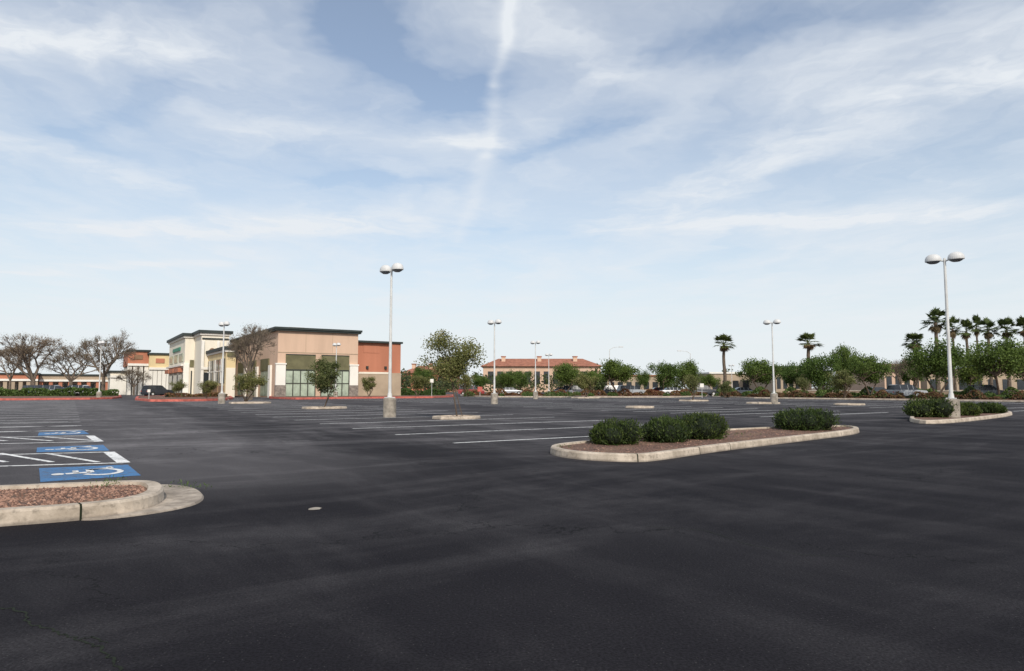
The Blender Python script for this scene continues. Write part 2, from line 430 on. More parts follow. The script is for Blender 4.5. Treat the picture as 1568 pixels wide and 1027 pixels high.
b=MB(); rng=np.random.default_rng(3)
def crack(pts,w):
    P=[G(*p) for p in pts]; Q=[]
    for i in range(len(P)-1):
        for k in range(8):
            t=k/8; Q.append((P[i][0]*(1-t)+P[i+1][0]*t+rng.normal(0,0.010),P[i][1]*(1-t)+P[i+1][1]*t+rng.normal(0,0.010)))
    Q.append(P[-1])
    for i in range(len(Q)-1): quad(b,Q[i],Q[i+1],w*rng.uniform(0.5,1.3),m_core,0.003)
crack([(-5,930),(38,937),(40,952),(80,965),(110,975),(150,990),(172,1008),(180,1030)],0.013)
crack([(120,980),(140,975),(165,985)],0.007)
crack([(985,805),(1080,812),(1150,835),(1230,850),(1300,852)],0.007)
b.obj('asphalt_crack')
b=MB(); g=G(482,779); n=14
b.add([(g[0]+0.075*math.cos(6.283*i/n)*rng.uniform(.8,1.1),g[1]+0.09*math.sin(6.283*i/n)*rng.uniform(.8,1.1),0.004) for i in range(n)],[tuple(range(n))],m_conc)
b.obj('survey_mark')

# ------------------------------------------------------------------ parking lot lights
def lamp_mesh():
    b=MB()
    b.lathe((0,0,0),[(0.29,0),(0.29,0.80),(0.27,0.85),(0.0,0.86)],24,m_conc)
    b.box(-0.17,0.17,-0.17,0.17,0.86,0.90,m_pole)
    b.cyl((0,0,0.9),(0,0,1.08),0.11,0.09,14,m_pole)
    b.cyl((0,0,1.08),(0,0,6.62),0.075,0.048,14,m_pole)
    b.cyl((0,0,6.6),(0,0,6.72),0.06,0.045,12,m_pole)
    for s in(-1,1):
        b.cyl((0,0,6.58),(0,s*0.2,6.66),0.03,0.03,8,m_pole)
        c=(0,s*0.41,6.64)
        b.lathe(c,[(0.305,-0.02),(0.31,0.03),(0.30,0.10),(0.265,0.18),(0.20,0.245),(0.11,0.285),(0.0,0.30)],24,m_head,sx=.8,sy=1.0)
        b.lathe(c,[(0.0,-0.13),(0.13,-0.115),(0.22,-0.07),(0.27,-0.02),(0.305,-0.02)],24,m_lens,sx=.8,sy=1.0)
    return b.mesh('lot_lamp',False)
lm=lamp_mesh()
HT=6.9
LA=math.radians(180-40)-math.pi/2
for px,yt in ((597,403),(757,489),(820,521.5),(840.5,541),(1185,489),(1456,386),(340,492),(152,522),(514,525),(1121,558)):
    d=(HT+0.02-CAM_H)*F/(HOR-yt)
    x,y=XD(px,d)
    place(lm,'parking_lot_lamp',(x,y,0),LA)

def cobra(px,yt,d,dirn):
    b=MB(); x,y=XD(px,d); h=Z(yt,d)
    b.cyl((0,0,0),(0,0,h-0.6),0.12,0.07,10,m_pole)
    b.cyl((0,0,h-0.6),(dirn*0.9,0,h-0.1),0.06,0.05,8,m_pole); b.cyl((dirn*0.9,0,h-0.1),(dirn*2.2,0,h),0.05,0.04,8,m_pole)
    b.box(min(dirn*2.1,dirn*3.0),max(dirn*2.1,dirn*3.0),-0.18,0.18,h-0.1,h+0.1,m_head)
    b.obj('street_lamp',loc=(x,y,0))
cobra(934,531,150,1); cobra(1058,537,160,-1)

# ------------------------------------------------------------------ trees
def make_tree(seed,H,W,tf,ncl,nleaf,leaf,lm_,bark,lean=0.0,stems=1,tr=None,cl=(0.08,0.17)):
    rng=np.random.default_rng(seed); b=MB(); tr=tr or H*0.022
    cz=H*(tf+1)/2; rz=H*(1-tf)/2; fork=[]
    for s in range(stems):
        a=rng.uniform(0,6.28); r=0.0 if stems==1 else 0.22*W
        top=Vector((lean+r*math.cos(a),r*math.sin(a),H*(tf+0.08)))
        mid=Vector((lean*0.45+0.3*r*math.cos(a),0.3*r*math.sin(a),H*tf*0.5))
        b.cyl((0,0,0),mid,tr,tr*0.8,7,bark,False); b.cyl(mid,top,tr*0.8,tr*0.6,7,bark,False); fork.append(top)
    allp=[]
    for i in range(ncl):
        d=rng.normal(size=3); d/=np.linalg.norm(d); rr=rng.uniform(0.2,0.95)**0.6
        w=W/2*(1.0 if d[2]>-0.3 else 0.75)*0.92
        c=np.array([lean+d[0]*rr*w,d[1]*rr*w,cz+d[2]*rr*rz*rng.uniform(0.7,1.0)])
        cr=W*rng.uniform(*cl)
        f=fork[i%len(fork)]; cv=Vector(c.tolist())
        m=(f+cv)/2+Vector((rng.normal()*0.05*W,rng.normal()*0.05*W,0.04*H))
        b.cyl(f,m,tr*0.38,tr*0.25,5,bark,False); b.cyl(m,cv,tr*0.25,tr*0.08,5,bark,False)
        k=int(nleaf/ncl*rng.uniform(0.6,1.4))
        q=rng.normal(size=(k,3)); q/=np.linalg.norm(q,axis=1,keepdims=True)
        q*=cr*rng.uniform(0.3,1.3,size=(k,1))*np.array([1.1,1.1,0.85]); allp.append(c+q)
    b.leaves(np.concatenate(allp),leaf,lm_,rng,asp=.6)
    return b.mesh('tree')
def make_bare(seed,H,W,nleaf,lm_,bark):
    rng=np.random.default_rng(seed); b=MB(); tips=[]
    def rec(p,d,l,r,dep):
        q=p+d*l; b.cyl(p,q,r,r*0.7,5 if dep<3 else 3,bark,False)
        if dep>=6: tips.append(q); return
        for _ in range((4,3,3,3,4,4)[dep]):
            nd=(d+Vector(rng.normal(size=3).tolist())*(0.55 if dep==0 else 0.40)+Vector((0,0,0.06))); nd.normalize()
            if dep==0: nd.z=abs(nd.z)*.7+.25; nd.normalize()
            rec(q,nd,l*rng.uniform(0.66,0.86),max(r*0.60,0.009),dep+1)
    rec(Vector((0,0,0)),Vector((0,0,1)),H*0.17,H*0.022,0)
    zs=max(t.z for t in tips); ws=np.percentile([abs(t.x) for t in tips],98)
    b.v=[(x*W/2/ws,y*W/2/ws,z*H/zs) for x,y,z in b.v]
    T=np.array([[t.x*W/2/ws,t.y*W/2/ws,t.z*H/zs] for t in tips])
    if nleaf:
        idx=rng.integers(0,len(T),nleaf); b.leaves(T[idx]+rng.normal(size=(nleaf,3))*0.16,0.045,lm_,rng)
    return b.mesh('bare_tree')
greens=[make_tree(10+i,6,6.4,0.30,38,9500,0.11,m_leafG,m_bark,stems=2,cl=(.09,.18)) for i in range(5)]
olives=[make_tree(30+i,4,3.6,0.28,28,4600,0.08,m_leafO,m_bark,stems=3,cl=(.09,.18)) for i in range(3)]
bares=[make_bare(50+i,7,7.5,4500,m_leafB,m_barkg) for i in range(3)]
def tree(me,name,px,yt,hw,d,baseH,baseW,rot=0):
    x,y=XD(px,d); H=Z(yt,d); W=2*hw*d/F
    place(me,name,(x,y,0),rot,(W/baseW,W/baseW,H/baseH))
gl=[(648,560,20,140),(775,568,22,135),(800,566,16,150),(866,556,24,118),(905,566,18,150),(946,549,34,112),(985,568,12,150),
    (1016,553,24,116),(1054,553,24,118),(1165,546,34,108),(1085,572,18,140),(1215,556,24,105),(1257,541,34,98),(1293,530,24,118),(1332,539,32,92),
    (1395,545,24,104),(1435,522,44,80),(1482,536,30,92),(1530,521,42,84),(1580,520,42,88),(735,572,16,150)]
random.seed(4)
for i,(px,yt,hw,d) in enumerate(gl): tree(greens[i%5],'shade_tree',px,yt,hw,d,6,6.4,random.uniform(0,6))
for i,(px,yt,hw,yb) in enumerate([(377,566,26,617),(318,580,17,612.5),(565,573,14,609),(897,570,20,609),(1060,570,15,614),(1292,562,22,611),(430,580,14,608),(640,572,16,609),(712,568,14,607),(272,580,12,611),(1230,575,12,609),(1110,580,12,609)]):
    tree(olives[i%3],'olive_tree',px,yt,hw,G(px,yb)[1],4,3.6,random.uniform(0,6))
for i,(px,yt,hw,d) in enumerate([(50,513,54,112),(158,503,48,118),(108,530,32,130),(384,498,40,76),(15,520,30,120),(205,560,18,120),(1380,548,22,96)]):
    tree(bares[i%3],'bare_tree',px,yt,hw,d,7,7.5,random.uniform(0,6))
d=gT1[1]; W=98*d/F
H=Z(512,d)
me=make_tree(81,H,W*1.0,0.40,40,10500,0.042,m_leafO,m_bark,lean=-0.24,stems=1,tr=0.035,cl=(.09,.17))
place(me,'young_tree',(gT1[0]+0.02,gT1[1],0.09))
b=MB(); b.cyl((0.25,0.05,0),(-0.12,0.0,1.35),0.02,0.02,6,m_bark); b.obj('tree_stake',loc=(gT1[0],gT1[1],0.09))
d=gT2[1]; me=make_tree(79,Z(549,d),60*d/F,0.28,30,7600,0.050,m_leafO,m_bark,stems=3,tr=0.035,cl=(.09,.17))
place(me,'young_tree',(gT2[0],gT2[1],0.09))

def palm_mesh(seed,H,tr=0.26,cr=1.9):
    rng=np.random.default_rng(seed); b=MB()
    seg=8; p=Vector((0,0,0))
    for i in range(seg):
        q=Vector((0.06*math.sin(i),0.05*math.cos(i*1.3),H*(i+1)/seg)) if i<seg-1 else Vector((0,0,H))
        b.cyl(p,q,tr*(1.15-0.35*i/seg),tr*(1.12-0.35*(i+1)/seg),9,m_palmtrunk,False); p=q
    def frond(az,el,ln,mt,fan):
        d=Vector((math.cos(az)*math.cos(el),math.sin(az)*math.cos(el),math.sin(el)))
        s0=Vector((0,0,H)); s1=s0+d*ln*0.5
        b.cyl(s0,s1,0.03,0.02,3,mt,False)
        side=d.cross(Vector((0,0,1)));
        if side.length<0.01: side=Vector((1,0,0))
        side.normalize(); nrm=side.cross(d)
        for k in range(11):
            t=(k-5)/5*1.25; dd=d*math.cos(t)+side*math.sin(t)
            L_=ln*0.62*fan*(1-0.25*abs(t)/1.3)
            tip=s1+dd*L_+Vector((0,0,-0.22*L_*rng.uniform(0.5,1.5)))
            mid=s1+dd*L_*0.55
            e=dd.cross(nrm).normalized()*0.045*ln
            b.add([tuple(s1),tuple(mid+e),tuple(tip),tuple(mid-e)],[(0,1,2,3)],mt)
    for i in range(30): frond(rng.uniform(0,6.28),rng.uniform(-0.35,1.4),cr*rng.uniform(0.8,1.15),m_palm,1.0)
    for i in range(22): frond(rng.uniform(0,6.28),rng.uniform(-1.35,-0.6),cr*rng.uniform(0.5,0.8),m_dead,0.8)
    return b.mesh('palm')
palms=[palm_mesh(i,9) for i in range(3)]
for i,(px,yt,hw,d) in enumerate([(1110,511,17,120),(1240,507,19,122),(1437,476,19,112),(1403,509,17,118),(1484,494,14,130),(1518,491,15,130),(1546,491,15,132),(1574,488,16,130),(1463,492,12,140),(1408,515,10,135),(1500,492,10,140)]):
    x,y=XD(px,d); W=2*hw*d/F; s=W/3.4; top=Z(yt,d)
    Hc=top-1.6*s
    place(palms[i%3],'fan_palm_tree',(x,y,0),i*1.1,(s,s,Hc/9))

rng=np.random.default_rng(9); b=MB()
for i in range(140):
    px=rng.uniform(-150,1750); d=rng.uniform(190,260); x,y=XD(px,d)
    h=rng.uniform(3.4,7.0); w=rng.uniform(2.5,5)
    k=360; q=rng.normal(size=(k,3)); q/=np.linalg.norm(q,axis=1,keepdims=True); q*=rng.uniform(0.55,1.15,size=(k,1))
    b.leaves(np.array([x,y,h*0.55])+q*np.array([w,w*.6,h*0.47]),0.34,m_leafF,rng,asp=0.7)
b.obj('distant_trees')

# ------------------------------------------------------------------ bushes and hedges
def bush(px,ytop,ybase,hwpx,name='bush',n=8000,depth=None,blobs=9,z0=0.09):
    d=G(px,ybase)[1]; r=hwpx*d/F; d2=d+r*0.75
    x,y=XD(px,d2); r=hwpx*d2/F; h=Z(ytop,d2)-z0; dr=depth or r
    rng=np.random.default_rng(int(px)); b=MB()
    pts=[];ups=[]
    for k in range(blobs):
        a=6.28*k/(blobs-1)+rng.uniform(-.3,.3); rr=r*rng.uniform(.45,.62) if k else 0
        hs=1.0 if k==0 else rng.uniform(0.70,1.03)
        R=np.array([r*rng.uniform(.36,.5),dr*rng.uniform(.36,.5),h*0.5*hs]) if k else np.array([r*.6,dr*.6,h*.5])
        c=np.array([rr*math.cos(a),rr*math.sin(a)*dr/r,R[2]*0.97])
        b.lathe((c[0],c[1],c[2]),[(0,-R[2]*.84)]+[(R[0]*.80*math.sin(t),-R[2]*.84*math.cos(t)) for t in np.linspace(0.35,2.8,7)]+[(0,R[2]*.84)],12,m_core)
        m=int(n/blobs*(1.6 if k==0 else .93)); q=rng.normal(size=(m,3)); q/=np.linalg.norm(q,axis=1,keepdims=True)
        lump=1+0.13*np.sin(q[:,0]*9+k)*np.cos(q[:,2]*8+k*2)+0.09*np.sin(q[:,1]*17+k)
        P=c+q*R*(lump*rng.uniform(0.80,1.14,size=m))[:,None]; P[:,2]=np.maximum(P[:,2],0.02)
        pts.append(P); ups.append(q*0.7+np.array([0,0,1.1]))
    b.leaves(np.concatenate(pts),0.034*max(1,d/16),m_bush,rng,up=np.concatenate(ups),asp=0.28)
    b.obj(name,loc=(x,y,z0))
bush(940,642,689,39)
bush(1015,638,685,39)
bush(1070,633,680,44)
bush(1228,625,665,49)
bush(1424,611,643,39)
bush(1470,617,640,26)
bush(1510,617,636,25)
def hedge(name,pts,w,h,mt,n,leaf=0.1,lump=0.2,z0=0.1):
    rng=np.random.default_rng(n); b=MB(); P=[Vector(p) for p in pts]; segs=[(P[i],P[i+1],(P[i+1]-P[i]).length) for i in range(len(P)-1)]
    tot=sum(s[2] for s in segs)
    for p,q,l in segs:
        d=(q-p).normalized(); nn=Vector((-d.y,d.x))*w*0.36
        b.add([(*(p-nn),z0),(*(q-nn),z0),(*(q+nn),z0),(*(p+nn),z0),(*(p-nn),z0+h*.5),(*(q-nn),z0+h*.5),(*(q+nn),z0+h*.5),(*(p+nn),z0+h*.5)],
              [(4,5,6,7),(0,1,5,4),(1,2,6,5),(2,3,7,6),(3,0,4,7)],m_core)
        k=int(n*l/tot); t=rng.uniform(0,1,k); s=rng.uniform(-1,1,k); face=rng.uniform(0,1,k)
        base=np.outer(1-t,[p.x,p.y])+np.outer(t,[q.x,q.y]); nv=np.array([-d.y,d.x])
        lum=1+lump*np.sin(t*l*1.3)+lump*0.6*np.sin(t*l*3.1+1)
        top=face<0.45
        off=np.where(top,s*w/2,np.sign(s)*w/2*rng.uniform(.85,1.05,k))
        z=np.where(top,h*lum*rng.uniform(.85,1.05,k),h*lum*rng.uniform(0,1,k))
        pos=np.column_stack([base+off[:,None]*nv,z+z0]); b.leaves(pos,leaf,mt,rng,asp=0.7)
    b.obj(name)
hedge('hedge',[G(-250,608.5),G(120,608),G(178,607.5)],2.0,0.95,m_hedge,16000,.13)
hedge('hedge',[G(425,608),G(560,607),G(680,606.5)],2.0,0.8,m_hedge,14000,.13)
hedge('hedge',[G(255,610),G(345,609)],1.2,0.45,m_redsh,3500)
hedge('hedge',[G(1100,607),G(1400,609),G(1700,611)],2.4,0.7,m_hedge,14000,0.13,0.6)
hedge('hedge',[G(710,606),G(900,606),G(1080,606)],2.4,0.55,m_redsh,10000,0.13,0.6)
hedge('hedge',[G(1105,608.3),G(1400,611.3),G(1700,615)],1.0,0.4,m_redsh,9000,0.10,0.9)
b=MB(); rng=np.random.default_rng(21)
for i in range(60):
    px=rng.uniform(710,1640); yb=607.3+max(0,(px-1090))*0.011+rng.uniform(-0.8,0.6); x,y=G(px,yb)
    k=240; r=rng.uniform(.35,.85); q=rng.normal(size=(k,3)); q/=np.linalg.norm(q,axis=1,keepdims=True); q[:,2]=abs(q[:,2])
    b.leaves(np.array([x,y,0.1])+q*r*rng.uniform(.6,1.05,size=(k,1)),0.09,m_hedge if i%3 else m_redsh,rng,asp=.6)
b.obj('perimeter_shrubs')

# ------------------------------------------------------------------ buildings
def BT(b): b.T=lambda a,bb,z:(AB(a,bb)[0],AB(a,bb)[1],z)
def dep(a,bb): return AB(a,bb)[1]
def window(b,a0,a1,bf,z0,z1,gl,nx,nz,t=0.06):
    b.box(a0,a1,bf-0.03,bf+0.05,z0,z1,gl)
    for i in range(nx+1):
        x=a0+(a1-a0)*i/nx; b.box(x-t/2,x+t/2,bf-0.09,bf-0.032,z0,z1,m_frame)
    for i in range(nz+1):
        z=z0+(z1-z0)*i/nz; b.box(a0+t/2+0.002,a1-t/2-0.002,bf-0.075,bf-0.034,z-t/2,z+t/2,m_frame)
b=MB(); BT(b)
x,y=XD(424,92); a0,b0=toAB((x,y)); a1=Aof(548,b0); H=Z(506,92)
b.box(a0,a1,b0,b0+30,0,H,m_peach)
b.box(a0-0.45,a1+0.3,b0-0.45,b0+30.4,H,H+0.22,m_dark); b.box(a0-0.6,a1+0.4,b0-0.6,b0+30.5,H+0.222,H+0.5,m_dark)
zz=lambda yy:Z(yy,95)
w=a1-a0; S=lambda px:Aof(px,b0)
for (pa,pb) in((422,437),(535,547.5)):
    b.box(S(pa),S(pb),b0-0.35,b0-0.002,1.7,zz(559),m_wtrim); b.box(S(pa)-0.05,S(pb)+0.05,b0-0.42,b0-0.004,0,1.69,m_stoneb)
    b.box(S(pa)-0.08,S(pb)+0.08,b0-0.43,b0-0.006,zz(559)+0.002,zz(559)+0.2,m_wtrim)
for (pa,pb,n_) in((437.5,483,4),(492,534.5,4)):
    b.box(S(pa),S(pb),b0-0.12,b0-0.002,zz(567),zz(543),m_olive)
    b.box(S(pa),S(pb),b0-0.16,b0-0.122,zz(543)-0.12,zz(543),m_dark)
    b.box(S(pa),S(pb),b0-0.16,b0-0.122,zz(567),zz(567)+0.10,m_dark)
    window(b,S(pa),S(pb),b0-0.05,0.15,zz(567)-0.02,m_pale,n_,2,0.12)
b.box(S(424),S(548),b0-0.05,b0-0.001,zz(541),zz(541)+0.09,m_tan)
for i in range(1,3): b.box(a0+w*i/3-0.02,a0+w*i/3+0.02,b0-0.02,b0-0.001,zz(540),H-0.05,m_tan)
for k in range(3):
    bb=b0+3+k*8; b.box(a0-0.25,a0-0.001,bb,bb+1.2,0,zz(559),m_wtrim); b.box(a0-0.14,a0-0.001,bb+1.6,bb+6.4,zz(567),zz(548),m_olive); b.box(a0-0.06,a0-0.002,bb+1.6,bb+6.4,0.2,zz(567)-.02,m_pale)
b.box(a0+3,a0+5.2,b0+6,b0+8,H+.5,H+1.1,m_tan)
b.obj('retail_building')
b=MB(); BT(b); b1=b0+1.0; at0=a1+0.01; at1=Aof(598,b1); at2=Aof(612,b1); d=dep(at1,b1); H2=Z(526,d)
b.box(at0,at1,b1,b1+22,Z(571,d),H2,m_terra); b.box(at0,at1,b1-0.08,b1+22,0,Z(571,d)-0.002,m_tan)
b.box(at1+0.002,at2,b1-0.35,b1+22,Z(571,d),H2,m_terra); b.box(at1+0.002,at2+0.05,b1-0.45,b1+22,0,Z(571,d)-0.002,m_tan)
b.box(at0-0.0,at2+0.25,b1-0.6,b1+22.2,H2+0.001,H2+0.28,m_dark)
b.box(at0,at1,b1-0.13,b1-0.081,Z(571,d)-0.15,Z(571,d)+0.12,m_cream)
b.box(Aof(556,b1),Aof(581,b1),b1-0.05,b1-0.001,Z(541,d),Z(529,d)*1.0,m_terra)
for px in(562,590): b.box(Aof(px,b1)-0.15,Aof(px,b1)+0.15,b1-0.3,b1-0.001,Z(565,d),Z(561,d),m_dark)
b.obj('terracotta_retail_wing')
def tower(name,pxc,d,pxl,pxr,ytop,wall,front,opens=None,ov=0.5,back=14):
    b=MB(); BT(b); x,y=XD(pxc,d); a0,b0=toAB((x,y)); a1=Aof(pxr,b0); b1_=Bof(pxl,a0) if pxl<pxc-1 else b0+back
    H=Z(ytop,d)
    b.box(a0,a1,b0,b1_,0,H,wall)
    b.box(a0-ov,a1+ov,b0-ov,b1_+ov,H+0.001,H+0.45,m_dark); b.box(a0-ov*.5,a1+ov*.5,b0-ov*.5,b1_+ov*.5,H-0.30,H,m_wtrim)
    return b,a0,a1,b0,b1_,H
b,a0,a1,b0,b1_,H=tower('w',281,112,259,305,514,m_cream,None)
b.box(a0+0.8,a1-0.8,b0-0.12,b0-0.001,H*0.48,H*0.60,m_olive); b.box(a0+1.0,a1-1.0,b0-0.06,b0-0.001,0.2,H*0.42,m_glass)
b.box(a0-0.15,a0+0.7,b0-0.25,b0-0.001,0,H*0.55,m_wtrim); b.box(a1-0.7,a1+.1,b0-0.25,b0-0.001,0,H*0.55,m_wtrim)
L_=b1_-b0
for k in range(3):
    s=b0+L_*(0.08+0.31*k); b.box(a0-0.1,a0-0.001,s,s+L_*0.22,H*0.58,H*0.72,m_pale); b.box(a0-0.1,a0-0.001,s,s+L_*0.22,0.3,H*0.36,m_glass); b.box(a0-0.8,a0-0.002,s-.2,s+L_*0.24,H*0.40,H*0.47,m_terra)
b.box(a0-0.16,a0-0.001,b0+L_*.25,b0+L_*.7,H*0.78,H*0.84,m_sign)
b.box(a0-0.5,a0-0.001,b0+.3,b1_,H*0.50,H*0.53,m_wtrim)
b.obj('cream_shop_building')
b,a0,a1,b0,b1_,H=tower('w',306,107,306,350,509.5,m_cream,None)
w=a1-a0
b.box(a0+w*.28,a0+w*.50,b0-0.12,b0-0.001,H*0.45,H*0.72,m_brown)
n=10; cx=a0+w*.39; rr=w*.11
b.add([(cx-rr,b0-0.12,H*.72)]+[(cx-rr*math.cos(math.pi*i/n),b0-0.12,H*.72+rr*math.sin(math.pi*i/n)) for i in range(1,n)]+[(cx+rr,b0-0.12,H*.72)],[tuple(range(n+1))],m_brown)
for s in(0.0,0.55,0.9): b.box(a0+w*s,a0+w*(s+.1),b0-0.3,b0-0.001,0,H*0.88,m_wtrim)
b.box(a0,a1,b0-0.4,b0-0.31,H*0.42,H*0.46,m_wtrim); b.box(a0+w*.12,a0+w*.53,b0-0.1,b0-0.001,0.1,H*0.38,m_glass)
b.box(a0+w*0.02,a0+w*.98,b0-0.14,b0-0.002,H*0.90,H*0.925,m_dark)
b.obj('cream_tower')
b,a0,a1,b0,b1_,H=tower('w',345,95,318,361,535,m_yellow,None,ov=0.4)
L_=b1_-b0
for k in range(3):
    s=b0+L_*(0.06+0.31*k)
    b.box(a0-0.12,a0-0.001,s,s+L_*0.25,H*0.30,H*0.82,m_glass); b.box(a0-0.2,a0-0.121,s+L_*.115,s+L_*.135,H*0.3,H*0.82,m_wtrim); b.box(a0-0.2,a0-0.121,s,s+L_*0.25,H*0.55,H*0.57,m_wtrim)
    b.box(a0-0.12,a0-0.001,s,s+L_*0.25,H*0.05,H*0.25,m_brown)
b.box(a0+.02,a1-.02,b0-0.06,b0-0.001,0.02,H*0.62,m_cream); b.box(a0+.1,a1,b0-0.1,b0-0.001,H*.85,H*.98,m_olive)
b.obj('yellow_shop_pavilion')
b=MB(); BT(b); b.box(16,24,112,126,0,8.6,m_cream); b.box(15.6,24.3,111.6,126.4,8.6,8.95,m_dark)
for k in range(3): b.box(16.6+2.4*k,18.4+2.4*k,111.9,111.999,0.3,3.4,m_glass); 
b.obj('cream_shop_building')
def arcade(name,pxl,pxr,bb,ytop,yb2,wall,ncol,colm,sign=None):
    b=MB(); BT(b); a0=Aof(pxl,bb); a1=Aof(pxr,bb); d=dep((a0+a1)/2,bb); H=Z(ytop,d); h2=Z(yb2,d)
    b.box(a0,a1,bb,bb+14,h2,H,wall); b.box(a0+.2,a1-.2,bb+3,bb+14,0,h2-.002,m_cream)
    b.box(a0-.3,a1+.3,bb-.3,bb+14.3,H+.001,H+.35,m_dark); b.box(a0,a1,bb-.25,bb-.001,h2,h2+.45,m_wtrim)
    w=(a1-a0)
    for i in range(ncol+1):
        x=a0+(w-0.7)*i/ncol; b.box(x,x+.7,bb+.02,bb+.7,0,h2-.002,colm)
        if i<ncol: b.box(x+1,x+(w-.7)/ncol-.3,bb+2.9,bb+2.999,.2,h2*.8,m_glass)
    if sign: b.box(a0+w*.3,a0+w*.7,bb-.12,bb-.001,h2+(H-h2)*.45,h2+(H-h2)*.75,sign)
    b.obj(name)
arcade('terracotta_shop_building',196,228,135,538,560,m_terra,3,m_wtrim,m_brown)
arcade('yellow_shop_building',228.5,262,134,543,566,m_yellow,4,m_wtrim,m_terra)
arcade('white_shop_building',170,195,138,570,578,m_cream,3,m_wtrim)
arcade('orange_shop_building',-30,60,170,573,583,m_terra,7,m_tan)
arcade('tan_shop_building',62,168,172,575,584,m_tan,7,m_terra)
def tiled(name,pxl,pxr,d,ye,yr,wall,depth=26,nw=12):
    b=MB(); x0=XD(pxl,d)[0]; x1=XD(pxr,d)[0]; he=Z(ye,d); hr=Z(yr,d+depth/2)
    b.box(x0+1,x1-1,d+1,d+depth-1,0,he,wall)
    b.add([(x0,d,he),(x1,d,he),(x1,d+depth,he),(x0,d+depth,he),(x0+6,d+depth/2,hr),(x1-6,d+depth/2,hr)],[(0,1,5,4),(1,2,5),(2,3,4,5),(3,0,4),(3,2,1,0)],m_tile)
    w=(x1-x0-4)/nw
    for i in range(nw):
        xx=x0+2+w*i; b.box(xx+w*.2,xx+w*.8,d+.9,d+.999,he*.3,he*.8,m_glass)
    for i in range(3):
        xx=x0+(x1-x0)*(.17+.3*i); b.box(xx,xx+1.4,d+8,d+10,he,hr+0.4,m_peach); b.box(xx-.2,xx+1.6,d+7.8,d+10.2,hr+.402,hr+.7,m_tile)
    b.obj(name)
tiled('tiled_roof_building',735,925,235,560.5,549,m_peach)
tiled('tiled_roof_building',610,700,250,571,560,m_terra,nw=6)
def flat(name,pxl,pxr,d,yt,wall,roof=m_dark,n_=5):
    b=MB(); x0=XD(pxl,d)[0]; x1=XD(pxr,d)[0]; H=Z(yt,d)
    b.box(x0,x1,d,d+16,0,H,wall); b.box(x0-.3,x1+.3,d-.3,d+16.3,H+.001,H+.4,roof)
    w=(x1-x0)/n_
    for i in range(n_): b.box(x0+w*(i+.2),x0+w*(i+.8),d-.06,d-.001,H*.2,H*.65,m_glass)
    b.obj(name)
flat('tan_store_building',1188,1236,150,563,m_tan); flat('tan_store_building',1355,1410,128,560,m_peach,m_tan,4)
flat('tan_store_building',1088,1150,170,572,m_tan,m_wtrim,4); flat('tan_store_building',930,1010,200,576,m_tan,m_tile,6)
flat('tan_store_building',1420,1620,140,568,m_tan,m_tan,9)
b=MB(); p=G(1235,606); q=G(1720,610)
dv=(Vector(q)-Vector(p)).normalized(); nv=Vector((-dv.y,dv.x))*0.1
def wallbox(p,q,z0,z1,nv,mt): b.add([(*(Vector(p)-nv),z0),(*(Vector(q)-nv),z0),(*(Vector(q)+nv),z0),(*(Vector(p)+nv),z0),(*(Vector(p)-nv),z1),(*(Vector(q)-nv),z1),(*(Vector(q)+nv),z1),(*(Vector(p)+nv),z1)],[(4,5,6,7),(0,1,5,4),(1,2,6,5),(2,3,7,6),(3,0,4,7)],mt)
wallbox(p,q,0,0.85,nv,m_tan); wallbox(p,q,0.851,0.93,nv*1.5,m_cream); b.obj('block_wall')

